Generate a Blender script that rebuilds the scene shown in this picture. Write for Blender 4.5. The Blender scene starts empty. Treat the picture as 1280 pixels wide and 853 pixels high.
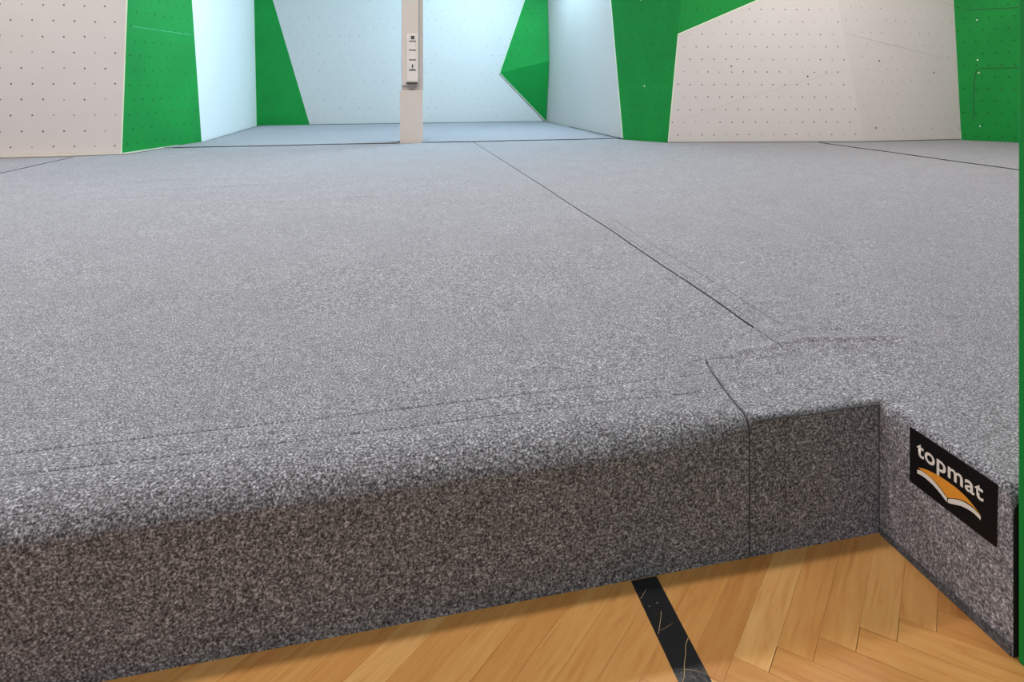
import bpy, bmesh, math, random
from mathutils import Vector, Matrix, noise
random.seed(7)
SC = bpy.context.scene
COL = SC.collection

# ------------------------------------------------------------------ camera
# eye 1.11 m above the parquet, level, looking 13.9 degrees right of the hall's axis
cam_d = bpy.data.cameras.new('camera')
cam_d.sensor_width = 36.0
cam_d.lens = 819.0 / 1280.0 * 36.0
cam_d.shift_x = (640 - 700) / 1280.0
cam_d.shift_y = -(426.5 - 106) / 1280.0
cam_d.clip_start = 0.05
cam = bpy.data.objects.new('camera', cam_d)
COL.objects.link(cam)
cam.location = (0, 0, 1.11)
cam.rotation_euler = (math.radians(90), 0, -math.atan2(202, 819))
SC.camera = cam

# ------------------------------------------------------------------ light, world, exposure
SC.view_settings.view_transform = 'Standard'
SC.view_settings.look = 'None'
SC.view_settings.gamma = 1.0
SC.view_settings.use_curve_mapping = False
SC.view_settings.exposure = 0.0
world = bpy.data.worlds.new('world')
SC.world = world
world.use_nodes = True
world.node_tree.nodes['Background'].inputs['Color'].default_value = (0.96, 0.925, 1.04, 1)
world.node_tree.nodes['Background'].inputs['Strength'].default_value = 0.36


def area(name, loc, target, sx, sy, power, color):
    d = bpy.data.lights.new(name, 'AREA')
    d.shape = 'RECTANGLE'
    d.size = sx
    d.size_y = sy
    d.energy = power
    d.color = color
    o = bpy.data.objects.new(name, d)
    COL.objects.link(o)
    o.location = loc
    v = Vector(target) - Vector(loc)
    o.rotation_euler = v.to_track_quat('-Z', 'Y').to_euler()
    return o


WARM = (1.0, 0.955, 0.90)
# strip lamps under the hall's ceiling, some added to brighten walls and the near panel
for (x, y, pw) in [(-2.6, 1.95, 40), (0.9, 1.95, 44), (4.4, 1.95, 44), (-4.4, 0.9, 110),
                   (-2.4, 4.6, 68), (1.2, 4.6, 68), (5.0, 4.8, 65),
                   (-4.6, 6.2, 85), (-0.6, 7.0, 50), (4.6, 6.3, 62), (7.0, 5.4, 45)]:
    area('ceiling_lamp_and_fill', (x, y, 4.15), (x, y, 0), 1.5, 0.22, pw, WARM)
# added cool fill behind the camera, neutralises the mat's warm front face
area('cool_fill', (-1.0, -5.0, 2.8), (0.0, 1.4, 0.4), 5.0, 1.6, 60, (0.70, 0.86, 1.0))
# daylight from the high windows of the alcove
area('alcove_daylight', (2.2, 10.7, 4.12), (-2.0, 10.9, 0.3), 2.4, 2.0, 520, (0.52, 0.82, 1.0))
area('alcove_daylight', (-0.4, 9.2, 4.12), (-2.0, 6.4, 0.3), 2.4, 0.9, 130, (0.52, 0.80, 1.0))


# ------------------------------------------------------------------ helpers
def tag(o, label=None, cat=None, group=None, kind=None):
    if label: o['label'] = label
    if cat: o['category'] = cat
    if group: o['group'] = group
    if kind: o['kind'] = kind
    return o


def link_bm(name, bm, mats, parent=None, smooth=False):
    me = bpy.data.meshes.new(name)
    bm.normal_update()
    bm.to_mesh(me)
    bm.free()
    if not isinstance(mats, (list, tuple)):
        mats = [mats]
    for m in mats:
        me.materials.append(m)
    if smooth:
        for p in me.polygons:
            p.use_smooth = True
    o = bpy.data.objects.new(name, me)
    COL.objects.link(o)
    if parent:
        o.parent = parent
        o.matrix_parent_inverse = parent.matrix_world.inverted() if False else Matrix.Translation(-parent.location)
    return o


def empty(name, loc):
    o = bpy.data.objects.new(name, None)
    o.empty_display_size = 0.1
    COL.objects.link(o)
    o.location = loc
    return o


def add_box(bm, p0, p1, mi=0):
    x0, y0, z0 = p0
    x1, y1, z1 = p1
    vs = [bm.verts.new(c) for c in [(x0, y0, z0), (x1, y0, z0), (x1, y1, z0), (x0, y1, z0),
                                    (x0, y0, z1), (x1, y0, z1), (x1, y1, z1), (x0, y1, z1)]]
    for f in [(0, 3, 2, 1), (4, 5, 6, 7), (0, 1, 5, 4), (1, 2, 6, 5), (2, 3, 7, 6), (3, 0, 4, 7)]:
        bm.faces.new([vs[i] for i in f]).material_index = mi
    return vs


def bev_box(p0, p1, r=0.004, seg=2):
    bm = bmesh.new()
    add_box(bm, p0, p1)
    bmesh.ops.bevel(bm, geom=bm.edges[:], offset=r, segments=seg, affect='EDGES', profile=0.6)
    return bm


def add_tube(bm, pts, r, seg=6, mi=0):
    pts = [Vector(p) for p in pts]
    rings = []
    for i, p in enumerate(pts):
        a = pts[max(i - 1, 0)]
        b = pts[min(i + 1, len(pts) - 1)]
        t = (b - a).normalized()
        up = Vector((0, 0, 1)) if abs(t.z) < 0.9 else Vector((1, 0, 0))
        s = t.cross(up).normalized()
        u = s.cross(t)
        rings.append([bm.verts.new(p + s * r * math.cos(k * 2 * math.pi / seg) + u * r * math.sin(k * 2 * math.pi / seg)) for k in range(seg)])
    for a, b in zip(rings, rings[1:]):
        for k in range(seg):
            bm.faces.new((a[k], a[(k + 1) % seg], b[(k + 1) % seg], b[k])).material_index = mi
    bm.faces.new(rings[0][::-1])
    bm.faces.new(rings[-1])


def lerp(a, b, t):
    return a + (b - a) * t


def interp(x, pts):
    if x <= pts[0][0]: return pts[0][1]
    for (a, b), (c, d) in zip(pts, pts[1:]):
        if x <= c: return b + (d - b) * (x - a) / (c - a)
    return pts[-1][1]


# ------------------------------------------------------------------ materials
def new_mat(name):
    m = bpy.data.materials.new(name)
    m.use_nodes = True
    nt = m.node_tree
    return m, nt, nt.nodes['Principled BSDF']


def N(nt, t, **kw):
    n = nt.nodes.new(t)
    for k, v in kw.items():
        setattr(n, k, v)
    return n


def ramp(nt, stops):
    r = N(nt, 'ShaderNodeValToRGB')
    while len(r.color_ramp.elements) < len(stops):
        r.color_ramp.elements.new(0.5)
    for e, (p, c) in zip(r.color_ramp.elements, stops):
        e.position = p
        e.color = (*c, 1)
    return r


def paint(name, col, rough=0.55, var=0.04, bump=0.02, scale=60):
    m, nt, b = new_mat(name)
    tc = N(nt, 'ShaderNodeTexCoord')
    n = N(nt, 'ShaderNodeTexNoise')
    n.inputs['Scale'].default_value = 2.3
    n.inputs['Detail'].default_value = 6
    nt.links.new(tc.outputs['Object'], n.inputs['Vector'])
    r = ramp(nt, [(0.3, [c * (1 - var) for c in col]), (0.7, [min(1, c * (1 + var)) for c in col])])
    nt.links.new(n.outputs['Fac'], r.inputs['Fac'])
    nt.links.new(r.outputs['Color'], b.inputs['Base Color'])
    b.inputs['Roughness'].default_value = rough
    n2 = N(nt, 'ShaderNodeTexNoise')
    n2.inputs['Scale'].default_value = scale
    n2.inputs['Detail'].default_value = 3
    nt.links.new(tc.outputs['Object'], n2.inputs['Vector'])
    bp = N(nt, 'ShaderNodeBump')
    bp.inputs['Strength'].default_value = bump
    bp.inputs['Distance'].default_value = 0.01
    nt.links.new(n2.outputs['Fac'], bp.inputs['Height'])
    nt.links.new(bp.outputs['Normal'], b.inputs['Normal'])
    return m


def fabric(name, gain=1.0):
    """mottled grey needle-felt: dark, mid and pale fibres"""
    m, nt, b = new_mat(name)
    tc = N(nt, 'ShaderNodeTexCoord')
    # fibres drawn out a little in random directions
    w = N(nt, 'ShaderNodeTexNoise')
    w.inputs['Scale'].default_value = 90
    w.inputs['Detail'].default_value = 2
    nt.links.new(tc.outputs['Object'], w.inputs['Vector'])
    mx = N(nt, 'ShaderNodeVectorMath', operation='MULTIPLY_ADD')
    mx.inputs[1].default_value = (0.006, 0.006, 0.006)
    nt.links.new(w.outputs['Color'], mx.inputs[0])
    nt.links.new(tc.outputs['Object'], mx.inputs[2])
    n1 = N(nt, 'ShaderNodeTexNoise')
    n1.inputs['Scale'].default_value = 210
    n1.inputs['Detail'].default_value = 4
    n1.inputs['Roughness'].default_value = 0.72
    nt.links.new(mx.outputs[0], n1.inputs['Vector'])
    r1 = ramp(nt, [(0.375, [0.018 * gain, 0.016 * gain, 0.018 * gain]),
                   (0.46, [0.122 * gain, 0.115 * gain, 0.130 * gain]),
                   (0.545, [0.265 * gain, 0.260 * gain, 0.292 * gain]),
                   (0.66, [0.700 * gain, 0.695 * gain, 0.765 * gain])])
    nt.links.new(n1.outputs['Fac'], r1.inputs['Fac'])
    # broad, faint unevenness of the blend
    n2 = N(nt, 'ShaderNodeTexNoise')
    n2.inputs['Scale'].default_value = 5
    n2.inputs['Detail'].default_value = 5
    nt.links.new(tc.outputs['Object'], n2.inputs['Vector'])
    n4 = N(nt, 'ShaderNodeTexNoise')
    n4.inputs['Scale'].default_value = 62
    n4.inputs['Detail'].default_value = 3
    nt.links.new(tc.outputs['Object'], n4.inputs['Vector'])
    av = N(nt, 'ShaderNodeMix', data_type='FLOAT')
    av.inputs['Factor'].default_value = 0.82
    nt.links.new(n2.outputs['Fac'], av.inputs[2])
    nt.links.new(n4.outputs['Fac'], av.inputs[3])
    r2 = ramp(nt, [(0.36, (0.76, 0.755, 0.765)), (0.64, (1.20, 1.195, 1.19))])
    nt.links.new(av.outputs[0], r2.inputs['Fac'])
    mul = N(nt, 'ShaderNodeMix', data_type='RGBA', blend_type='MULTIPLY')
    mul.inputs['Factor'].default_value = 1
    nt.links.new(r1.outputs['Color'], mul.inputs[6])
    nt.links.new(r2.outputs['Color'], mul.inputs[7])
    nt.links.new(mul.outputs[2], b.inputs['Base Color'])
    b.inputs['Roughness'].default_value = 0.95
    b.inputs['Specular IOR Level'].default_value = 0.15
    b.inputs['Sheen Weight'].default_value = 0.25
    b.inputs['Sheen Roughness'].default_value = 0.6
    bp = N(nt, 'ShaderNodeBump')
    bp.inputs['Strength'].default_value = 0.7
    bp.inputs['Distance'].default_value = 0.003
    nt.links.new(n1.outputs['Fac'], bp.inputs['Height'])
    nt.links.new(bp.outputs['Normal'], b.inputs['Normal'])
    return m


M_FAB = fabric('heather_grey_felt')
M_THREAD = paint('dark_thread', (0.075, 0.072, 0.078), 0.9)
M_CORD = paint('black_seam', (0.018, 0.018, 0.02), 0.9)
M_BLACKFAB = paint('black_backing', (0.012, 0.013, 0.012), 0.95, bump=0.4, scale=300)
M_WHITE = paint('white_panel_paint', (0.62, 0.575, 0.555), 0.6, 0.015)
M_WHITE3 = paint('alcove_white_daylit', (0.71, 0.71, 0.70), 0.6, 0.01)  # alcove white made lighter: the daylight on the left wall is in the colour
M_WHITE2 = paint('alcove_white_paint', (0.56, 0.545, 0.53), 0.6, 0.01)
M_GREEN = paint('green_panel_paint', (0.006, 0.245, 0.040), 0.6, 0.08)
M_GREEN.node_tree.nodes['Principled BSDF'].inputs['Specular IOR Level'].default_value = 0.2
M_GREEN_EDGE = paint('green_joint', (0.002, 0.07, 0.012), 0.6)
M_GREEN_PALE = paint('worn_green_joint', (0.05, 0.36, 0.15), 0.6)
M_HOLE = paint('bolt_hole_dark', (0.11, 0.10, 0.095), 0.8)
M_HOLE_SOFT = paint('bolt_hole_rim', (0.34, 0.32, 0.30), 0.8)
M_HOLE_G = paint('bolt_hole_green', (0.004, 0.07, 0.02), 0.8)
M_JOINT = paint('white_joint', (0.50, 0.47, 0.44), 0.7)
M_EDGE = paint('ply_edge_and_halo', (0.72, 0.80, 0.62), 0.6)  # pale panel edges: partly real ply, mostly bright halo lines put in as strips
M_SCREW = paint('white_screw_cap', (0.9, 0.92, 0.88), 0.3)
M_STEEL = paint('cream_wall_strip', (0.62, 0.58, 0.50), 0.6)
M_PILLAR = paint('pillar_paint', (0.62, 0.54, 0.49), 0.55, 0.02)
M_PILLAR_G = paint('cable_duct_grey', (0.50, 0.45, 0.41), 0.55, 0.02)
M_SWITCH = paint('switch_plastic', (0.74, 0.67, 0.62), 0.35, 0.01)
M_DARK = paint('dark_plastic', (0.05, 0.04, 0.035), 0.5)
M_SLOT = paint('strip_and_shadow_grey', (0.20, 0.18, 0.17), 0.7)  # grey of slots, base strips and the modelled shadow under the pillar's ledge
M_CEIL = paint('ceiling_paint', (0.60, 0.58, 0.55), 0.9)

# ------------------------------------------------------------------ floor: herringbone oak parquet
T = 0.33          # top of the mats


def wood_mat():
    m, nt, b = new_mat('oak_parquet')
    uv = N(nt, 'ShaderNodeUVMap')
    at = N(nt, 'ShaderNodeAttribute', attribute_name='tone')
    mp = N(nt, 'ShaderNodeMapping')
    mp.inputs['Scale'].default_value = (2.5, 26.0, 1.0)
    nt.links.new(uv.outputs['UV'], mp.inputs['Vector'])
    n = N(nt, 'ShaderNodeTexNoise')
    n.inputs['Scale'].default_value = 2.2
    n.inputs['Detail'].default_value = 7
    n.inputs['Roughness'].default_value = 0.6
    n.inputs['Distortion'].default_value = 0.6
    nt.links.new(mp.outputs['Vector'], n.inputs['Vector'])
    r = ramp(nt, [(0.25, (0.50, 0.200, 0.052)), (0.45, (0.62, 0.295, 0.088)),
                  (0.60, (0.66, 0.335, 0.108)), (0.80, (0.70, 0.38, 0.135))])
    nt.links.new(n.outputs['Fac'], r.inputs['Fac'])
    tone = ramp(nt, [(0.0, (0.80, 0.70, 0.60)), (0.35, (1.0, 0.95, 0.90)), (0.75, (1.06, 1.09, 1.12)), (1.0, (1.15, 1.27, 1.46))])
    nt.links.new(at.outputs['Fac'], tone.inputs['Fac'])
    mul = N(nt, 'ShaderNodeMix', data_type='RGBA', blend_type='MULTIPLY')
    mul.inputs['Factor'].default_value = 1
    nt.links.new(r.outputs['Color'], mul.inputs[6])
    nt.links.new(tone.outputs['Color'], mul.inputs[7])
    nt.links.new(mul.outputs[2], b.inputs['Base Color'])
    b.inputs['Roughness'].default_value = 0.34
    b.inputs['Specular IOR Level'].default_value = 0.4
    n3 = N(nt, 'ShaderNodeTexNoise')
    n3.inputs['Scale'].default_value = 6
    n3.inputs['Detail'].default_value = 4
    nt.links.new(uv.outputs['UV'], n3.inputs['Vector'])
    rr = N(nt, 'ShaderNodeMapRange')
    rr.inputs['To Min'].default_value = 0.28
    rr.inputs['To Max'].default_value = 0.48
    nt.links.new(n3.outputs['Fac'], rr.inputs['Value'])
    nt.links.new(rr.outputs['Result'], b.inputs['Roughness'])
    return m


def build_floor():
    bm = bmesh.new()
    tone = bm.faces.layers.float.new('tone')
    uvl = bm.loops.layers.uv.new('UVMap')
    S = math.sqrt(0.5)
    W, L = 0.0672, 0.50
    u0, v0 = 1.262, 0.370
    g = 0.00022

    def xy(u, v):
        return ((u - v) * S, (u + v) * S)

    def stave(ua, ub, va, vb, along_u):
        c = xy((ua + ub) / 2, (va + vb) / 2)
        if not (-3.2 < c[0] < 3.6 and -1.6 < c[1] < 1.75):
            return
        gg = g * random.choice((0.6, 1, 1, 1.8))
        ge = random.choice((0.0004, 0.0009, 0.0011))     # butt ends gape more than the long sides
        gu, gv = (ge, gg) if along_u else (gg, ge)
        q = [(ua + gu, va + gv), (ub - gu, va + gv), (ub - gu, vb - gv), (ua + gu, vb - gv)]
        top = [bm.verts.new((*xy(*p), 0.0)) for p in q]
        low = [bm.verts.new((*xy(*p), -0.004)) for p in q]
        ou, ov = random.uniform(0, 50), random.uniform(0, 50)
        fs = [bm.faces.new(top)]
        for i in range(4):
            fs.append(bm.faces.new((top[i], low[i], low[(i + 1) % 4], top[(i + 1) % 4])))
        tn = min(1, max(0, random.gauss(0.52, 0.28)))
        for f in fs:
            f[tone] = tn
        for lp, p in zip(fs[0].loops, q):
            a, b_ = (p[0], p[1]) if along_u else (p[1], p[0])
            lp[uvl].uv = (a + ou, b_ + ov)
    for c in range(-14, 14):
        bu, bv = u0 + c * L, v0 + c * L
        for k in range(-60, 60):
            stave(bu + k * W, bu + k * W + L, bv - (k + 1) * W, bv - k * W, True)
            stave(bu + (k - 1) * W, bu + k * W, bv - k * W - L, bv - k * W, False)
    # dark sub-floor seen in the joints, running on under the mats
    vs = [bm.verts.new(p) for p in [(-9, -6, -0.004), (12, -6, -0.004), (12, 15, -0.004), (-9, 15, -0.004)]]
    bm.faces.new(vs).material_index = 1
    sub = paint('parquet_joint', (0.035, 0.016, 0.008), 0.9)
    o = link_bm('floor', bm, [wood_mat(), sub])
    tag(o, kind='structure')


build_floor()

# ceiling
bm = bmesh.new()
add_box(bm, (-9, -6, 4.25), (12, 15, 4.35))
tag(link_bm('ceiling', bm, M_CEIL), kind='structure')

# ------------------------------------------------------------------ climbing wall panels


def tri_bary(p, a, b, c):
    d = (b[1] - c[1]) * (a[0] - c[0]) + (c[0] - b[0]) * (a[1] - c[1])
    if abs(d) < 1e-12: return None
    l1 = ((b[1] - c[1]) * (p[0] - c[0]) + (c[0] - b[0]) * (p[1] - c[1])) / d
    l2 = ((c[1] - a[1]) * (p[0] - c[0]) + (a[0] - c[0]) * (p[1] - c[1])) / d
    return l1, l2, 1 - l1 - l2


def seg_dist(p, a, b):
    ax, ay = a; bx, by = b; px, py = p
    dx, dy = bx - ax, by - ay
    t = max(0, min(1, ((px - ax) * dx + (py - ay) * dy) / (dx * dx + dy * dy)))
    return math.hypot(px - ax - t * dx, py - ay - t * dy)


def panel(name, label, pts, mat, hole=None, holes=None, lines=(), line_mat=None, edges=(), edge_mat=None,
          dots=(), screws=(), base=None, cat='climbing board', group=None, th=0.018, line_w=0.004, edge_w=0.012):
    """flat faceted board; pts run counter-clockwise as seen from the hall"""
    pts = [Vector(p) for p in pts]
    n = Vector((0, 0, 0))
    for a, b in zip(pts, pts[1:] + pts[:1]):
        n += a.cross(b)
    n.normalize()
    if n.dot(Vector((0, 0, 1.11)) - pts[0]) < 0:
        pts = pts[::-1]
        n = -n
    e1 = (pts[1] - pts[0])
    e1 = Vector((0, 0, 1)).cross(n)
    e1.normalize()
    e2 = n.cross(e1)
    root = empty(name, pts[0].copy())
    tag(root, label, cat, group)
    bm = bmesh.new()
    fr = [bm.verts.new(p) for p in pts]
    bk = [bm.verts.new(p - n * th) for p in pts]
    k = len(pts)
    tris = [(0, i, i + 1) for i in range(1, k - 1)]
    for t in tris:
        bm.faces.new([fr[i] for i in t])
        bm.faces.new([bk[i] for i in reversed(t)])
    for i in range(k):
        bm.faces.new((fr[i], bk[i], bk[(i + 1) % k], fr[(i + 1) % k]))
    P2 = [(p.dot(e1), p.dot(e2)) for p in pts]

    def at(q, h=0.0):
        for t in tris:
            l = tri_bary(q, *[P2[i] for i in t])
            if l and min(l) >= -1e-6:
                return pts[t[0]] * l[0] + pts[t[1]] * l[1] + pts[t[2]] * l[2] + n * h
        return None
    mats = [mat]

    def disc(c, r, h, mi, seg=8):
        vs = [bm.verts.new(c + n * h + (e1 * math.cos(2 * math.pi * i / seg) + e2 * math.sin(2 * math.pi * i / seg)) * r) for i in range(seg)]
        bm.faces.new(vs).material_index = mi
    if holes:
        (ox, oy, oz), pu, pv, r = holes
        mats += hole
        o2 = (Vector((ox, oy, oz)).dot(e1), Vector((ox, oy, oz)).dot(e2))
        umin, umax = min(p[0] for p in P2), max(p[0] for p in P2)
        vmin, vmax = min(p[1] for p in P2), max(p[1] for p in P2)
        for j in range(int((vmin - o2[1]) / pv) - 1, int((vmax - o2[1]) / pv) + 2):
            for i in range(int((umin - o2[0]) / pu) - 2, int((umax - o2[0]) / pu) + 2):
                q = (o2[0] + (i + 0.5 * (j % 2)) * pu + random.uniform(-.004, .004), o2[1] + j * pv + random.uniform(-.004, .004))
                if q[1] < vmin + 0.02: continue
                c = at(q)
                if c is None: continue
                if min(seg_dist(q, P2[m], P2[(m + 1) % k]) for m in range(k)) < 0.035: continue
                disc(c, r, 0.0012, 1 + random.choice(range(len(hole))))
    if dots:
        mats.append(M_HOLE)
        for d in dots:
            d = Vector(d)
            c = at((d.dot(e1), d.dot(e2)))
            if c: disc(c, 0.013, 0.0016, len(mats) - 1)
    link_bm('board', bm, mats, root)

    def strip(poly, w, h, m, nm):
        b2 = bmesh.new()
        for a, b in zip(poly, poly[1:]):
            a, b = Vector(a), Vector(b)
            t = (b - a).normalized()
            s = n.cross(t).normalized() * (w / 2)
            fr_ = [a - s + n * h, b - s + n * h, b + s + n * h, a + s + n * h]
            vs = [b2.verts.new(v) for v in fr_]
            vb = [b2.verts.new(v - n * h) for v in fr_]
            b2.faces.new(vs)
            for i in range(4):
                b2.faces.new((vs[i], vb[i], vb[(i + 1) % 4], vs[(i + 1) % 4]))
        link_bm(nm, b2, m, root)
    for l in lines:
        l2 = []
        for p in l:
            p = Vector(p)
            c = at((p.dot(e1), p.dot(e2)))
            l2.append(c if c else p)
        strip(l2, line_w, 0.0012, line_mat or M_JOINT, 'joint')
    for a, b in edges:
        a, b = Vector(a), Vector(b)
        cen = sum(pts, Vector()) / k
        t = (b - a).normalized()
        ins = (cen - a) - t * (cen - a).dot(t)
        ins.normalize()
        strip([a + ins * edge_w / 2, b + ins * edge_w / 2], edge_w, 0.0015, edge_mat or M_EDGE, 'edge_strip')
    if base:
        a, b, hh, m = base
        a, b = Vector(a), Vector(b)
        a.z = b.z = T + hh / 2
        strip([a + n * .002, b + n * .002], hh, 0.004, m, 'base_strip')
    for s_ in screws:
        s_ = Vector(s_)
        c = at((s_.dot(e1), s_.dot(e2))) or s_
        b2 = bmesh.new()
        rr = 0.011
        lo = [b2.verts.new(c + (e1 * math.cos(i * math.pi / 4) + e2 * math.sin(i * math.pi / 4)) * rr) for i in range(8)]
        hi = [b2.verts.new(c + n * .005 + (e1 * math.cos(i * math.pi / 4) + e2 * math.sin(i * math.pi / 4)) * rr * .7) for i in range(8)]
        b2.faces.new(hi)
        for i in range(8):
            b2.faces.new((lo[i], lo[(i + 1) % 8], hi[(i + 1) % 8], hi[i]))
        link_bm('screw_cap', b2, M_SCREW, root)
    return root


def up(b, t, z):
    b, t = Vector(b), Vector(t)
    return b + (t - b) * ((z - b.z) / (t.z - b.z))


ZT = 4.2
b1, t1 = (-3.013, 8.32, 0.33), (-2.957, 8.32, 2.064)
b2, t2 = (-2.587, 9.777, 0.33), (-2.619, 9.462, 2.218)
b3, t3 = (-2.605, 13.41, 0.33), (-2.650, 13.41, 2.713)
b6, t6 = (3.107, 8.839, 0.33), (3.041, 9.191, 2.359)
b7, t7 = (3.516, 8.208, 0.33), (3.651, 8.181, 1.796)
t7top = (3.647, 8.182, 2.251)
b8, t8 = (6.175, 7.679, 0.33), (5.801, 7.754, 2.264)
b9, t9, t9b = (7.779, 7.687, 0.33), (7.921, 7.760, 2.176), (7.859, 7.766, 2.329)
b10 = (8.152, 7.128, 0.33)
HW = [M_HOLE, M_HOLE, M_HOLE_SOFT]
HWS = [M_HOLE_SOFT, M_JOINT, M_HOLE_SOFT]

panel('climbing_board', 'white climbing wall with bolt holes at the far left, left of a green one',
      [(-7.0, 8.32, 0.0), up(b1, t1, 0.0), up(b1, t1, ZT), (-7.0, 8.32, ZT)], M_WHITE,
      HW, ((-3.978, 8.32, 1.988), 0.1995, 0.1735, 0.0095),
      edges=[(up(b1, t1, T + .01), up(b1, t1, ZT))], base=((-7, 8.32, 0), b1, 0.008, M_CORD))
panel('climbing_board', 'bright green climbing panel between the left white panel and the daylit alcove side wall',
      [up(b1, t1, 0.0), up(b2, t2, 0.0), up(b2, t2, ZT), up(b1, t1, ZT)], M_GREEN,
      [M_HOLE_G], ((-2.832, 8.854, 1.106), 0.160, 0.168, 0.011),
      lines=[[(-2.942, 8.403, 1.774), (-2.625, 9.489, 1.765)]], line_mat=M_GREEN_PALE, line_w=0.008)
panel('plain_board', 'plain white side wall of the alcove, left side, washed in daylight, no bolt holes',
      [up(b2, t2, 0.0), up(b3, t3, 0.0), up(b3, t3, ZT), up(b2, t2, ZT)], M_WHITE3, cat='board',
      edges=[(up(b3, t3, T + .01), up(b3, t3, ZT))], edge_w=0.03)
gA, gB = Vector((-1.662, 13.41, 0.35)), Vector((-2.320, 13.41, 2.723))
g0 = up(gA, gB, 0.0)
g1 = up(gA, gB, 3.75)
l1_ = up(b3, t3, 3.75)
panel('climbing_board', 'dark green tapering climbing panel in the left back corner of the alcove',
      [up(b3, t3, 0.0), g0, g1, l1_], M_GREEN, [M_HOLE_G, M_GREEN_EDGE], ((-2.05, 13.41, 1.5), 0.185, 0.176, 0.010))
panel('climbing_board', 'pale white back panel of the alcove, behind the pillar, with rows of bolt holes',
      [g1, g0, (3.02, 13.41, 0.0), (3.02, 13.41, ZT), (-2.66, 13.41, ZT), up(b3, t3, 3.75)], M_WHITE2,
      [M_HOLE_SOFT, M_JOINT], ((0.651, 13.41, 2.243), 0.186, 0.1765, 0.011),
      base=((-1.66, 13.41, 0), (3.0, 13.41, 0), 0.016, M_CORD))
# the green volume in the right back corner of the alcove: a pyramid of two visible faces
vA, vB, vT, vQ = (2.024, 13.39, 1.349), (3.005, 13.385, 0.33), (3.004, 13.385, 4.19), (3.000, 13.09, 1.602)
vol = empty('climbing_volume', (2.6, 13.38, 0.33))
tag(vol, 'green folded climbing volume like a kite in the right back corner of the alcove', 'climbing volume')


def facet(nm, P, mat, hol=None, edges=()):
    P = [Vector(p) for p in P]
    n = (P[1] - P[0]).cross(P[2] - P[0]).normalized()
    if n.dot(Vector((0, 0, 1.11)) - P[0]) < 0:
        P = P[::-1]; n = -n
    e1 = Vector((0, 0, 1)).cross(n).normalized()
    e2 = n.cross(e1)
    bm = bmesh.new()
    f_ = [bm.verts.new(p) for p in P]
    b_ = [bm.verts.new(p - n * .015) for p in P]
    bm.faces.new(f_); bm.faces.new(b_[::-1])
    for i in range(3):
        bm.faces.new((f_[i], b_[i], b_[(i + 1) % 3], f_[(i + 1) % 3]))
    if hol:
        Q2 = [(p.dot(e1), p.dot(e2)) for p in P]
        u0_, u1_ = min(q[0] for q in Q2), max(q[0] for q in Q2)
        w0_, w1_ = min(q[1] for q in Q2), max(q[1] for q in Q2)
        j = 0
        v = w0_ + 0.03
        while v < w1_:
            u = u0_ + (0.08 if j % 2 else 0)
            while u < u1_:
                l = tri_bary((u, v), *Q2)
                if l and min(l) > 0.03:
                    c = P[0] * l[0] + P[1] * l[1] + P[2] * l[2] + n * .0015
                    bm.faces.new([bm.verts.new(c + (e1 * math.cos(i * math.pi / 3) + e2 * math.sin(i * math.pi / 3)) * 0.011) for i in range(6)]).material_index = 1
                u += 0.16
            v += 0.12
            j += 1
    return link_bm(nm, bm, [mat, M_HOLE_G], vol)


facet('upper_face', (vA, vQ, vT), M_GREEN, True)
facet('lower_face', (vA, vB, vQ), M_GREEN)
bm = bmesh.new()
add_tube(bm, [Vector(vA) + Vector((0, -.004, 0)), Vector(vT) + Vector((-.005, -.004, 0))], 0.006, 5)
add_tube(bm, [Vector(vA) + Vector((0, -.004, 0)), Vector(vB) + Vector((-.005, -.004, 0.012))], 0.006, 5)
link_bm('edge_strip', bm, M_EDGE, vol)

c6 = (3.010, 13.407, 0.33)
panel('climbing_board', 'white right side wall of the alcove beside the kite-shaped green volume',
      [(3.010, 13.407, 0.0), up(b6, t6, 0.0), up(b6, t6, ZT), (3.010, 13.407, ZT)], M_WHITE2,
      [M_JOINT], ((3.05, 11.4, 1.5), 0.18, 0.17, 0.008), edges=[(up(b6, t6, T + .01), up(b6, t6, ZT))],
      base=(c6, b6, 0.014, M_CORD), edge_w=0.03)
panel('climbing_board', 'green angled climbing panel between alcove and the big white wall right of centre',
      [up(b6, t6, 0.0), up(b7, t7, 0.0), t7, up(b7, t7, ZT), up(b6, t6, ZT)], M_GREEN,
      [M_HOLE_G], ((3.374, 8.670, 1.330), 0.160, 0.170, 0.010), screws=[(3.443, 8.801, 2.305), (3.371, 8.616, 1.088)])
cr = up(b8, t8, 2.70)
panel('climbing_board', 'large white climbing panel with slanted top edge and bolt holes right of centre',
      [up(b7, t7, 0.0), up(b8, t8, 0.0), cr, t7], M_WHITE,
      HW, ((3.734, 8.165, 1.623), 0.1625, 0.1697, 0.0095),
      lines=[[(3.659, 8.18, 0.625), (4.634, 7.986, 0.958), (5.967, 7.721, 1.339)]],
      dots=[(4.365, 8.039, 1.359), (5.396, 7.834, 1.223)],
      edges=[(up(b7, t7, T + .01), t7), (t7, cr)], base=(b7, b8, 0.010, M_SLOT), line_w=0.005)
panel('climbing_board', 'green panel wedge above the slanted top edge of the large white panel',
      [t7, cr, up(b8, t8, ZT), up(b7, t7, ZT)], M_GREEN,
      [M_HOLE_G], ((3.90, 8.13, 2.13), 0.160, 0.170, 0.010))
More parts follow.
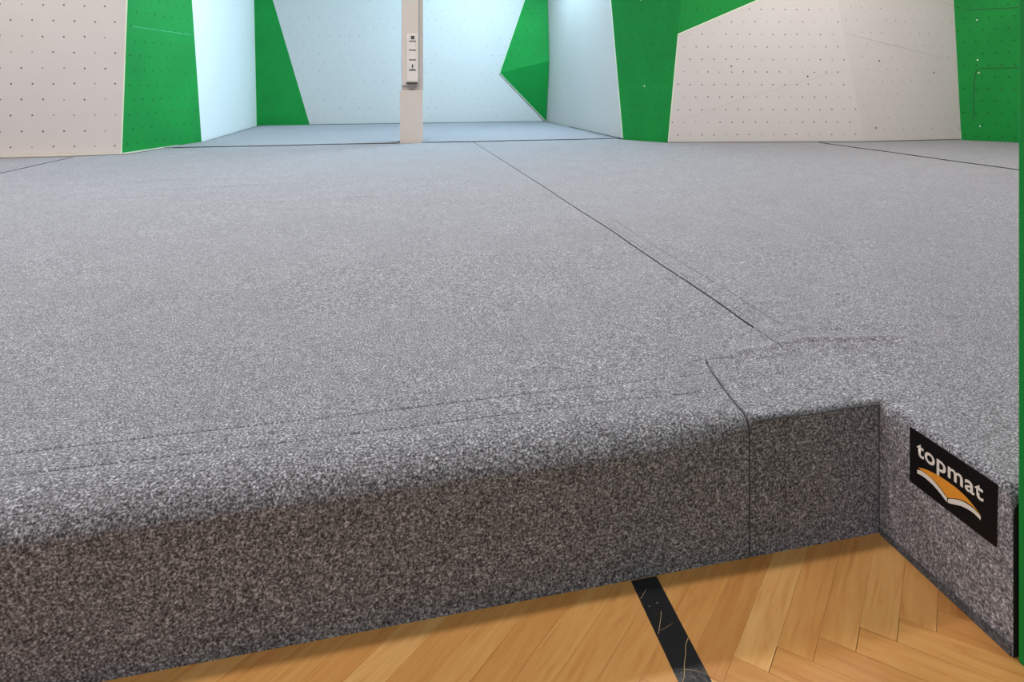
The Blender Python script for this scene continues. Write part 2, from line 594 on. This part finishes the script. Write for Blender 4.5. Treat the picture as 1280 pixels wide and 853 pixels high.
panel('climbing_board', 'cream-lit white climbing panel with sloping hole rows beside the right green wall',
      [up(b8, t8, 0.0), up(b9, t9, 0.0), t9, t9b, up(t9, t9b, ZT), up(b8, t8, ZT)], M_WHITE,
      HWS, ((6.092, 7.718, 1.329), 0.158, 0.168, 0.009),
      lines=[[(5.891, 7.736, 1.818), (7.856, 7.73, 1.419)], [(7.379, 7.763, 2.314), (7.915, 7.761, 2.204)]],
      dots=[(7.34, 7.722, 1.28), (6.36, 7.688, 0.517), (6.442, 7.724, 1.441)],
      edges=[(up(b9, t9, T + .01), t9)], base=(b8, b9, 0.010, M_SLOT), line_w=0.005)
panel('climbing_board', 'green climbing panel with white screw caps and a hatch joint at the far right',
      [(7.76, 7.716, 0.0), (8.9, 5.995, 0.0), (8.9, 5.995, ZT), (7.70, 7.806, ZT)], M_GREEN,
      [M_HOLE_G], ((7.921, 7.474, 1.881), 0.151, 0.166, 0.011),
      lines=[[(7.803, 7.651, 2.171), (8.7, 6.297, 2.128)],
             [(8.7, 6.297, 1.343), (7.91, 7.489, 1.339), (7.885, 7.527, 1.315), (7.873, 7.545, 1.267), (7.862, 7.561, 1.065), (7.862, 7.561, 0.592)]],
      line_mat=M_GREEN_EDGE, line_w=0.010,
      screws=[(7.884, 7.529, 2.02), (7.889, 7.521, 1.458), (7.897, 7.509, 1.278), (7.905, 7.497, 0.528)])

# near green wall panel standing on the parquet at the right edge
near = empty('climbing_board', (1.171, 0.99, 0))
tag(near, 'tall green wall panel in the right foreground, standing on the parquet beside the mat logo', 'climbing board')
bm = bev_box((1.157, -1.8, 0.0), (1.30, 1.012, 3.6), 0.003)
link_bm('board', bm, M_GREEN, near)

# cream edge flap along the foot of the left walls
bm = bmesh.new()
prof = [(-6.9, 8.315), (-3.02, 8.315), (-2.62, 9.66)]
inn = [(-6.9, 8.06), (-3.35, 8.10), (-2.95, 8.14), (-2.66, 9.35)]
bot = [bm.verts.new((x, y, T + .004)) for x, y in [(-6.9, 8.31), (-3.03, 8.31), (-2.615, 9.72), (-2.70, 9.42), (-2.96, 8.27), (-3.45, 8.20), (-6.9, 8.16)]]
ret = bmesh.ops.extrude_face_region(bm, geom=[bm.faces.new(bot)])
for v in ret['geom']:
    if isinstance(v, bmesh.types.BMVert): v.co.z += 0.010
bmesh.ops.recalc_face_normals(bm, faces=bm.faces[:])
tag(link_bm('trim_1', bm, M_STEEL), kind='structure')

# ------------------------------------------------------------------ pillar
pil = empty('pillar', (0.17, 9.14, 0))
tag(pil, 'narrow beige square pillar with a vertical strip of switches at the alcove entrance', 'pillar')
link_bm('lower_casing', bev_box((0.019, 8.99, 0.0), (0.318, 9.28, 1.035), 0.006), M_PILLAR, pil)
link_bm('shaft', bev_box((0.041, 9.03, 1.035), (0.324, 9.27, 4.24), 0.004), M_PILLAR_G, pil)
duct = link_bm('cable_duct', bev_box((0.044, 8.995, 1.10), (0.262, 9.03, 4.24), 0.004), M_PILLAR, pil)
sp = link_bm('switch_strip', bev_box((0.110, 8.985, 1.150), (0.252, 8.995, 1.790), 0.003), M_SWITCH, pil)
link_bm('bottom_ledge', bev_box((0.100, 8.965, 1.122), (0.254, 8.994, 1.140), 0.003), M_DARK, pil)
bm = bmesh.new()
tri = [(0.130, 1.120), (0.238, 1.120), (0.200, 1.058), (0.160, 1.058)]
f = [bm.verts.new((x, 8.972, z)) for x, z in tri] + [bm.verts.new((x, 9.028, z)) for x, z in tri]
for q in [(0, 3, 2, 1), (4, 5, 6, 7), (0, 1, 5, 4), (1, 2, 6, 5), (2, 3, 7, 6), (3, 0, 4, 7)]:
    bm.faces.new([f[i] for i in q])
link_bm('ledge_shadow', bm, M_SLOT, pil)  # grey wedge standing in for the shadow under the ledge


def switch(z0, z1, slot_z, w=0.086):
    pl = link_bm('switch_plate', bev_box((0.183 - w / 2, 8.977, z0), (0.183 + w / 2, 8.985, z1), 0.003), M_SWITCH, pil)
    return pl


s1 = switch(1.702, 1.790, 0)
link_bm('indicator', bev_box((0.162, 8.972, 1.720), (0.207, 8.977, 1.765), 0.002), M_DARK, pil)
switch(1.583, 1.682, 0)
switch(1.452, 1.565, 0)
s4 = switch(1.318, 1.432, 0)
for zz in (1.692, 1.571, 1.441, 1.306):
    link_bm('label_slot', bev_box((0.138, 8.980, zz - .007), (0.228, 8.9855, zz + .007), 0.001), M_SLOT if zz in (1.692, 1.441) else M_DARK, pil)
bm = bmesh.new()
add_box(bm, (0.174, 8.972, 1.350), (0.192, 8.977, 1.382))
add_box(bm, (0.178, 8.972, 1.328), (0.188, 8.977, 1.350))
link_bm('key_slot', bm, M_DARK, pil)

# ------------------------------------------------------------------ mats
SEAM_DX = [(1.7, 0.0), (3.3, 0.0), (4.4, -0.022), (6.2, -0.052), (8.98, -0.119)]


def warp(x, y):
    """the long seam is not quite straight; both mats follow it"""
    if y > 1.70:
        d = interp(y, SEAM_DX)
        x += d * max(0.0, 1 - abs(x - 1.108))
    else:
        k = max(0, (y - 1.386) / 0.31)
        x += 0.045 * k ** 1.6 * max(0.0, 1 - abs(x - 0.80) / 0.3)
    return x


def quarter(d, r):
    if d >= r: return 0.0
    d = max(d, 0.0)
    return r - math.sqrt(max(0.0, r * r - (r - d) ** 2))


def gauss(d, s):
    return math.exp(-(d / s) ** 2)


def crease_path_dist(x, y, pts):
    return min(seg_dist((x, y), a, b) for a, b in zip(pts, pts[1:]))


FLAP1 = [(1.12, 1.80), (1.20, 1.835), (1.30, 1.83), (1.42, 1.79), (1.62, 1.77)]
FLAP2 = [(0.90, 1.655), (0.96, 1.71), (1.05, 1.715), (1.18, 1.752), (1.33, 1.725), (1.5, 1.70)]
FLAP3 = [(0.86, 1.64), (0.93, 1.76), (1.0, 1.83), (1.10, 1.87)]
FLAP4 = [(0.93, 1.40), (0.93, 1.50), (0.95, 1.58)]


def relief(x, y):
    h = 0.004 * noise.noise(Vector((x * 1.3, y * 1.3, 3.1))) + 0.0016 * noise.noise(Vector((x * 5, y * 5, 1.7)))
    if 0.6 < x < 1.8 and 1.3 < y < 2.1:
        h -= 0.0050 * gauss(crease_path_dist(x, y, FLAP1), 0.008)
        h -= 0.0060 * gauss(crease_path_dist(x, y, FLAP2), 0.009)
        h += 0.0045 * gauss(crease_path_dist(x, y, FLAP2) - 0.022, 0.014)
        h -= 0.0038 * gauss(crease_path_dist(x, y, FLAP3), 0.008)
        h -= 0.0022 * gauss(crease_path_dist(x, y, FLAP4), 0.006)
        h += 0.0016 * noise.noise(Vector((x * 14 + y * 6, y * 22, 8.0)))
    if 4.3 < y < 6.3 and x < 0.6:
        for (cx_, cy_, ln, am) in [(-1.2, 5.52, 0.9, 0.008), (-1.9, 5.15, 0.6, 0.005), (-0.6, 4.75, 0.7, 0.004), (-2.1, 5.95, 0.8, 0.006)]:
            yy = cy_ + 0.05 * math.sin((x - cx_) * 3)
            h += am * gauss(y - yy, 0.05) * gauss(x - cx_, ln)
    return h


def frange(a, b, s):
    n = max(1, round((b - a) / s))
    return [a + (b - a) * i / n for i in range(n + 1)]


def axis(*segs):
    out = []
    for a, b, s in segs:
        out += frange(a, b, s)
    out = sorted(out)
    res = [out[0]]
    for v in out[1:]:
        if v - res[-1] > 1e-5: res.append(v)
    return res


def round_steps(a, r, sign=1, n=6):
    """positions a .. a+r, dense near a"""
    return [a + sign * r * (1 - math.cos(i / n * math.pi / 2)) for i in range(n + 1)]


def mat_mesh(name, label, xs, ys, inside, height, clips=(), group=None, cat='crash mat', face_mat=None, loc=(0, 0, 0)):
    bm = bmesh.new()
    grid = {}

    def vert(i, j):
        if (i, j) not in grid:
            x, y = xs[i], ys[j]
            grid[(i, j)] = bm.verts.new((warp(x, y), y, height(x, y)))
        return grid[(i, j)]
    for i in range(len(xs) - 1):
        for j in range(len(ys) - 1):
            if inside((xs[i] + xs[i + 1]) / 2, (ys[j] + ys[j + 1]) / 2):
                bm.faces.new((vert(i, j), vert(i + 1, j), vert(i + 1, j + 1), vert(i, j + 1)))
    for (pt, nr, reg) in clips:
        fs = [f for f in bm.faces if reg(*f.calc_center_median()[:2])]
        es = list({e for f in fs for e in f.edges})
        vs = list({v for f in fs for v in f.verts})
        nr = Vector((*nr, 0)).normalized()
        bmesh.ops.bisect_plane(bm, geom=fs + es + vs, plane_co=(*pt, T), plane_no=nr)
        dead = [f for f in bm.faces if reg(*f.calc_center_median()[:2]) and (f.calc_center_median() - Vector((*pt, T))).dot(nr) > 0]
        bmesh.ops.delete(bm, geom=dead, context='FACES')
    for f in bm.faces:
        f.smooth = True
    be = [e for e in bm.edges if e.is_boundary]
    ret = bmesh.ops.extrude_edge_only(bm, edges=be)
    nv = [g for g in ret['geom'] if isinstance(g, bmesh.types.BMVert)]
    for v in nv:
        v.co.z = 0.0
    nf = [g for g in ret['geom'] if isinstance(g, bmesh.types.BMFace)]
    for f in nf:
        f.smooth = False
        c = f.calc_center_median()
        if face_mat and face_mat(c.x, c.y):
            f.material_index = 1
    # split the side walls into bands so that the foam can belly out slightly
    bmesh.ops.recalc_face_normals(bm, faces=bm.faces[:])
    ob = link_bm(name, bm, [M_FAB, M_BLACKFAB])
    tag(ob, label, cat, group)
    return ob


G = 0.0022            # half gap of a seam
RS = 0.006            # rounding beside a seam

# -- left front mat
YF, YB = 1.386, 8.972
xs = axis((-3.4 + G, -2.0, 0.2), (-2.0, 0.6, 0.05), (0.6, 0.79, 0.02), (0.79, 1.09, 0.015)) 
xs = sorted(set(xs + round_steps(0.80 - G, RS, -1, 3) + round_steps(1.108 - G, RS, -1, 3) + round_steps(-3.4 + G, RS, 1, 3)))
xs = [x for x in xs if x <= 1.108 - G + 1e-9]
ys = sorted(set(round_steps(YF, 0.13, 1, 16) + frange(1.520, 1.542, 0.0022) + frange(1.55, 1.605, 0.012)
                + frange(1.612, 1.632, 0.0022) + frange(1.64, 1.700, 0.01) + frange(1.7022, 1.95, 0.012) + frange(1.97, 4.3, 0.06)
                + frange(4.32, 6.3, 0.022) + frange(6.35, YB, 0.1) + round_steps(YB, RS, -1, 3)))
ys = [y for y in ys if y <= YB + 1e-9]


def h_left(x, y):
    z = T + relief(x, y)
    rf = 0.105 if x < 0.45 else lerp(0.105, 0.030, min(1, (x - 0.45) / 0.33) ** 1.5)
    z -= quarter(y - YF, rf * 1.15) * (0.5 if rf > 0.1 else lerp(0.87, 0.5, (rf - 0.03) / 0.075))
    if y < 1.70:
        z -= quarter(0.80 - G - x, RS)
    elif y > 1.88:
        z -= quarter(1.108 - G - x, RS)
    z -= quarter(x + 3.4 - G, RS)
    z -= quarter(YB - y, RS)
    if x < 0.80:
        z -= 0.0018 * gauss(y - 1.531, 0.0035) + 0.0018 * gauss(y - 1.622, 0.0035)
        z += 0.0012 * gauss(y - 1.577, 0.03)
    return z


def in_left(x, y):
    if x > 0.80 - G and y < 1.7011: return False
    if x < -3.02 and y > 8.29: return False
    return True


P2n = (-(9.777 - 8.32), (2.587 * -1 + 3.013))   # normal of the green panel line, pointing behind it
left = mat_mesh('crash_mat', 'large grey felt crash mat in the left foreground with rounded front edge',
                xs, ys, in_left, h_left,
                clips=[((-2.993, 8.32), P2n, lambda x, y: y > 8.25 and x > -3.3 and x < -2.4)])
# split line at the step
# -- right front mat: body, filler block and the wing along the recess
XC, YW = 1.156, 1.021
R2 = 0.012
xs = sorted(set(round_steps(0.80 + G, RS, 1, 3) + frange(0.815, 1.09, 0.010) + round_steps(1.108 + G, RS, 1, 3) + frange(1.125, 1.145, 0.008)
                + round_steps(XC, 0.022, 1, 6) + frange(1.185, 1.70, 0.012) + frange(1.75, 5.4, 0.15) + round_steps(5.5 - G, RS, -1, 3)))
ys = sorted(set(round_steps(YW, 0.03, 1, 6) + frange(1.065, 1.37, 0.012) + round_steps(YF, 0.014, 1, 5) + frange(1.41, 1.700, 0.010)
                + frange(1.7022, 2.1, 0.010) + frange(2.15, 3.0, 0.05) + frange(3.1, YB, 0.15) + round_steps(YB, RS, -1, 3)))
ys = [y for y in ys if y <= YB + 1e-9]


def h_right(x, y):
    z = T + relief(x, y)
    if x < XC:
        z -= quarter(y - YF, 0.014)
        if y < 1.70:
            z -= quarter(x - 0.80 - G, RS)
    if y < YF:
        z -= quarter(x - XC, 0.022)
    elif x >= XC:
        z -= quarter(math.hypot(x - XC, y - YF), 0.010)
    if y > 1.88 and x < 1.3:
        z -= quarter(x - 1.108 - G, RS)
    z -= quarter(y - YW, 0.03)
    z -= quarter(5.5 - G - x, RS)
    z -= quarter(YB - y, RS)
    if y > 1.9 and x < 1.4:
        z -= 0.0014 * gauss(x - 1.135, 0.005)
    return z


def in_right(x, y):
    if x < XC and y < YF: return False
    if x < 1.108 + G and y > 1.7022: return False
    return True


P7n = (8.839 - 8.208, 3.516 - 3.107)
P8n = (8.208 - 7.679, 6.175 - 3.516)
P10n = (7.687 - 7.128, 8.152 - 7.779)
right = mat_mesh('crash_mat', 'grey felt crash mat with the black logo patch, filling the right foreground',
                 xs, ys, in_right, h_right,
                 clips=[((3.092, 8.832), P7n, lambda x, y: y > 8.0 and 2.9 < x < 3.50),
                        ((3.516, 8.190), P8n, lambda x, y: y > 7.5 and x >= 3.50)],
                 face_mat=lambda x, y: y < YW + 0.002)

# -- alcove mat, a little higher than its neighbours
YA = 8.985
xs = sorted(set(frange(-2.9, 0.008, 0.25) + [0.008, 0.330] + frange(0.5, 3.095, 0.25)))
ys = sorted(set(round_steps(YA, 0.008, 1, 3) + frange(9.1, 9.29, 0.09) + [9.295] + frange(9.5, 13.385, 0.3)))
P6n = (13.407 - 8.839, 3.107 - 3.010)
alc = mat_mesh('crash_mat', 'grey felt crash mat covering the alcove floor behind the pillar, bluish in daylight',
               xs, ys, lambda x, y: not (0.008 < x < 0.33 and y < 9.295),
               lambda x, y: T + 0.010 + 0.6 * relief(x, y) - quarter(y - YA, 0.008),
               clips=[((-2.993, 8.32), P2n, lambda x, y: y < 9.78 and x < -1),
                      ((-2.570, 9.777), (-1, 0), lambda x, y: y >= 9.6 and x < -1),
                      ((3.085, 8.839), P6n, lambda x, y: x > 2)])
# -- far right mat
xs = sorted(set(round_steps(5.5 + G, RS, 1, 3) + frange(5.6, 8.9, 0.3)))
ys = sorted(set(frange(1.6, 7.9, 0.3)))
frm = mat_mesh('crash_mat', 'grey felt crash mat at the foot of the cream and green walls, far right',
               xs, ys, lambda x, y: True,
               lambda x, y: T + relief(x, y) - quarter(x - 5.5 - G, RS),
               clips=[((3.516, 8.190), P8n, lambda x, y: y > 7.0 and x < 6.175),
                      ((6.175, 7.655), (0, 1), lambda x, y: y > 7.0 and 6.17 <= x < 7.78),
                      ((7.755, 7.665), P10n, lambda x, y: x > 7.2)])
# -- far left mat
xs = sorted(set(frange(-7, -3.45, 0.3) + round_steps(-3.4 - G, RS, -1, 3)))
ys = sorted(set(frange(1.386, 8.29, 0.3)))
flm = mat_mesh('crash_mat', 'grey felt crash mat left of the short seam below the left white panel',
               xs, ys, lambda x, y: True,
               lambda x, y: T + relief(x, y) - quarter(-3.4 - G - x, RS))


# ---- cords sunk in the joints
def cord(name, pts, r, parent, mat=None):
    bm = bmesh.new()
    add_tube(bm, pts, r, 6)
    o = link_bm(name, bm, mat or M_CORD, parent, True)
    return o


cord('seam_cord', [(warp(1.108, y), y, T - 0.0022 + relief(1.108, y)) for y in frange(1.90, 8.95, 0.08)], 0.0030, left)
cord('seam_cord', [(-3.4, y, T - 0.001 + relief(-3.4, y)) for y in frange(1.5, 8.1, 0.2)], 0.0045, left)
cord('seam_cord', [(5.5, y, T + 0.002 + relief(5.5, y)) for y in frange(1.9, 7.75, 0.2)], 0.0055, right)
cord('seam_cord', [(x, YA - 0.006, T + 0.004 + relief(x, YA)) for x in frange(-2.70, -0.02, 0.2)], 0.0055, alc)
cord('seam_cord', [(x, YA - 0.006, T + 0.004 + relief(x, YA)) for x in frange(0.36, 3.02, 0.2)], 0.0055, alc)
# vertical joint between the two front mats
cord('seam_cord', [(0.80, YF + 0.004, z) for z in frange(0.004, T - 0.020, 0.03)]
     + [(warp(0.80, y), y, h_left(0.78, y) - 0.003) for y in (1.40, 1.42, 1.45, 1.49, 1.53, 1.58, 1.62)], 0.0016, left, M_THREAD)
# piping at the top edge of the filler block, and in the recess corner
cord('piping', [(x, YF - 0.0005, T - 0.012 + 0.001 * math.sin(x * 31)) for x in frange(0.806, XC - .002, 0.02)], 0.0015, right, M_THREAD)
cord('corner_seam', [(XC - 0.001, YF - 0.001, z) for z in frange(0.003, T - 0.012, 0.04)], 0.0012, right, M_THREAD)


def stitches(parent, path, up_n, side, w=0.0016, step=0.011, fill=0.62, name='stitching'):
    """one row of small stitches laid along a path"""
    bm = bmesh.new()
    path = [Vector(p) for p in path]
    acc = 0
    seglen = [(b - a).length for a, b in zip(path, path[1:])]
    tot = sum(seglen)

    def at(s):
        for a, b, l in zip(path, path[1:], seglen):
            if s <= l or l == seglen[-1] and a == path[-2]:
                return a + (b - a) * min(1, s / l)
            s -= l
        return path[-1]
    s = 0
    while s < tot - step:
        a, b = at(s), at(s + step * fill)
        t = (b - a).normalized()
        sd = t.cross(Vector(up_n)).normalized() * w / 2
        u = Vector(up_n) * 0.0006
        vs = [bm.verts.new(p) for p in (a - sd + u, a + sd + u, b + sd + u, b - sd + u)]
        vb = [bm.verts.new(v.co - u * 2) for v in vs]
        bm.faces.new(vs)
        for i in range(4):
            bm.faces.new((vs[i], vb[i], vb[(i + 1) % 4], vs[(i + 1) % 4]))
        s += step * random.uniform(0.9, 1.25)
    bmesh.ops.recalc_face_normals(bm, faces=bm.faces[:])
    return link_bm(name, bm, M_THREAD, parent)


for yy in (1.531, 1.622):
    stitches(left, [(x, yy + 0.0012 * math.sin(x * 9), h_left(x, yy) + 0.0004) for x in frange(-3.3, 0.76, 0.03)], (0, 0, 1), 0)
stitches(right, [(1.135, y, h_right(1.135, y) + 0.0004) for y in frange(1.95, 4.2, 0.04)], (0, 0, 1), 0)
stitches(right, [(1.205, y, h_right(1.205, y) + 0.0008) for y in frange(1.90, 3.6, 0.04)], (0, 0, 1), 0, w=0.0012)
for P in (FLAP1, FLAP2):
    pp = []
    for a, b in zip(P, P[1:]):
        for k in range(5):
            x, y = lerp(a[0], b[0], k / 5), lerp(a[1], b[1], k / 5)
            pp.append((warp(x, y), y, h_right(x, y) + 0.0004 if (x > 1.11 or y < 1.70) else h_left(x, y) + .0004))
    stitches(right, pp, (0, 0, 1), 0, w=0.0011, step=0.016)
for xx in (0.815, 0.893):
    stitches(right, [(xx, YF - 0.0006, z) for z in frange(0.01, T - 0.02, 0.03)], (0, -1, 0), 0, w=0.0013)
# hem along the foot of the recess side
bm = bmesh.new()
bmv = [(YW + 0.004, 0.0), (YF - 0.006, 0.0), (YF - 0.006, 0.014), (YW + 0.004, 0.022)]
fv = [bm.verts.new((XC - 0.003, y, z)) for y, z in bmv]
gv = [bm.verts.new((XC, y, z)) for y, z in bmv]
bm.faces.new(fv)
for i in range(4):
    bm.faces.new((fv[i], gv[i], gv[(i + 1) % 4], fv[(i + 1) % 4]))
bmesh.ops.recalc_face_normals(bm, faces=bm.faces[:])
M_HEM = fabric('hem_felt', 0.30)
hem = link_bm('hem', bm, M_HEM, right)
hem['label'] = 'darker hem along the foot of the recess side'

# ------------------------------------------------------------------ logo patch (sewn on the mat)
M_PATCH = paint('patch_black', (0.008, 0.007, 0.008), 0.5, bump=0.05, scale=400)
M_PATCH.node_tree.nodes['Principled BSDF'].inputs['Specular IOR Level'].default_value = 0.12
M_PRINT = paint('patch_white_print', (0.80, 0.76, 0.72), 0.5, 0.01)
M_ORANGE = paint('patch_orange_print', (0.80, 0.32, 0.030), 0.5, 0.01)
XP = XC - 0.0015
bm = bmesh.new()
co = [(1.2845, 0.3150), (1.0545, 0.3152), (1.0575, 0.1888), (1.2845, 0.1880)]
fv = [bm.verts.new((XP, y, z)) for y, z in co]
gv = [bm.verts.new((XC, y, z)) for y, z in co]
bm.faces.new(fv)
for i in range(4):
    bm.faces.new((fv[i], gv[i], gv[(i + 1) % 4], fv[(i + 1) % 4]))
bmesh.ops.recalc_face_normals(bm, faces=bm.faces[:])
patch = link_bm('logo_patch', bm, M_PATCH, right)
patch['label'] = 'black fabric patch reading topmat with an orange open book'


def print_poly(nm, pts, mat, parent):
    bm = bmesh.new()
    a = [bm.verts.new((XP - 0.0006, y, z)) for y, z in pts]
    b = [bm.verts.new((XP, y, z)) for y, z in pts]
    bm.faces.new(a)
    k = len(a)
    for i in range(k):
        bm.faces.new((a[i], b[i], b[(i + 1) % k], a[(i + 1) % k]))
    bmesh.ops.triangulate(bm, faces=[f for f in bm.faces if len(f.verts) > 4])
    bmesh.ops.recalc_face_normals(bm, faces=bm.faces[:])
    return link_bm(nm, bm, mat, parent)


print_poly('book_page', [(1.2580, 0.2345), (1.2460, 0.2395), (1.2300, 0.2440), (1.2174, 0.2465), (1.1980, 0.2495), (1.1790, 0.2505), (1.1604, 0.2505), (1.1480, 0.2495),
                         (1.1366, 0.2480), (1.1260, 0.2452), (1.1157, 0.2415), (1.1050, 0.2365), (1.0945, 0.2305),
                         (1.1075, 0.2350), (1.1160, 0.2362), (1.1240, 0.2362), (1.1330, 0.2350), (1.1409, 0.2328), (1.1530, 0.2280), (1.1670, 0.2200), (1.1768, 0.2151),
                         (1.1849, 0.2205), (1.1987, 0.2272), (1.2100, 0.2305), (1.2222, 0.2322), (1.2380, 0.2330), (1.2500, 0.2330)], M_ORANGE, right)
print_poly('page_edge', [(1.2614, 0.2275), (1.2520, 0.2312), (1.2440, 0.2318), (1.2320, 0.2318), (1.2198, 0.2306), (1.2080, 0.2275), (1.1964, 0.2232), (1.1781, 0.2136),
                         (1.1781, 0.2050), (1.1941, 0.2125), (1.2060, 0.2170), (1.2174, 0.2200), (1.2366, 0.2223), (1.2500, 0.2218), (1.2614, 0.2195)], M_PRINT, right)
print_poly('page_edge', [(1.1752, 0.2137), (1.1640, 0.2205), (1.1538, 0.2256), (1.1400, 0.2308), (1.1282, 0.2330), (1.1180, 0.2335), (1.1075, 0.2325), (1.0934, 0.2283),
                         (1.0934, 0.2205), (1.1020, 0.2232), (1.1095, 0.2242), (1.1180, 0.2242), (1.1282, 0.2230), (1.1400, 0.2200), (1.1538, 0.2142), (1.1640, 0.2095), (1.1752, 0.2052)], M_PRINT, right)
# lettering
cu = bpy.data.curves.new('lettering', 'FONT')
cu.body = 'topmat'
cu.size = 1.0
cu.offset = 0.018
cu.extrude = 0.0
cu.resolution_u = 4
cu.space_character = 1.06
tmp = bpy.data.objects.new('lettering_tmp', cu)
COL.objects.link(tmp)
dg = bpy.context.evaluated_depsgraph_get()
dg.update()
me = bpy.data.meshes.new_from_object(tmp.evaluated_get(dg))
bpy.data.objects.remove(tmp)
vx = [v.co.x for v in me.vertices]
x0_, x1_ = min(vx), max(vx)
sx = 0.1760 / (x1_ - x0_)
# x-height of the built-in face is about 0.53 of the size
sz = 0.0262 / 0.53
bm = bmesh.new()
bm.from_mesh(me)
for v in bm.verts:
    x, z = v.co.x, v.co.y
    v.co = (XP - 0.0007, 1.2622 - (x - x0_) * sx, 0.2618 + z * sz)
bm.normal_update()
if sum(f.normal.x for f in bm.faces) > 0:
    bmesh.ops.reverse_faces(bm, faces=bm.faces[:])
link_bm('lettering', bm, M_PRINT, right)
print('TEXT', x0_, x1_, max(v.co.y for v in me.vertices), sx, sz)

# ------------------------------------------------------------------ black marking tape on the parquet
M_TAPE = paint('black_tape', (0.012, 0.013, 0.016), 0.30, 0.1, bump=0.08, scale=90)
tape = link_bm('floor_tape', bev_box((0.5045, -1.5, 0.0), (0.5655, 1.384, 0.0006), 0.0002, 1), M_TAPE)
tag(tape, 'strip of scratched black marking tape on the parquet running under the mat', 'tape')
M_SCR = paint('bare_scratch', (0.42, 0.27, 0.14), 0.6)
for pts, w in [([(0.507, 1.330), (0.520, 1.343), (0.530, 1.354)], 0.0010),
               ([(0.509, 1.236), (0.520, 1.255), (0.531, 1.275), (0.537, 1.288)], 0.0012),
               ([(0.505, 1.118), (0.520, 1.136), (0.531, 1.160), (0.543, 1.180), (0.552, 1.200), (0.5645, 1.214)], 0.0014),
               ([(0.526, 1.150), (0.545, 1.143), (0.564, 1.131)], 0.0009),
               ([(0.512, 1.243), (0.530, 1.247), (0.548, 1.254)], 0.0005),
               ([(0.518, 1.305), (0.5185, 1.308)], 0.0016),
               ([(0.536, 1.312), (0.540, 1.310)], 0.0012)]:
    bm = bmesh.new()
    ps = [Vector((x, y, 0.0009)) for x, y in pts]
    for a, b in zip(ps, ps[1:]):
        t = (b - a).normalized()
        s = Vector((-t.y, t.x, 0)) * w / 2
        bm.faces.new([bm.verts.new(v) for v in (a - s, b - s, b + s, a + s)])
    link_bm('scratch', bm, M_SCR, tape)
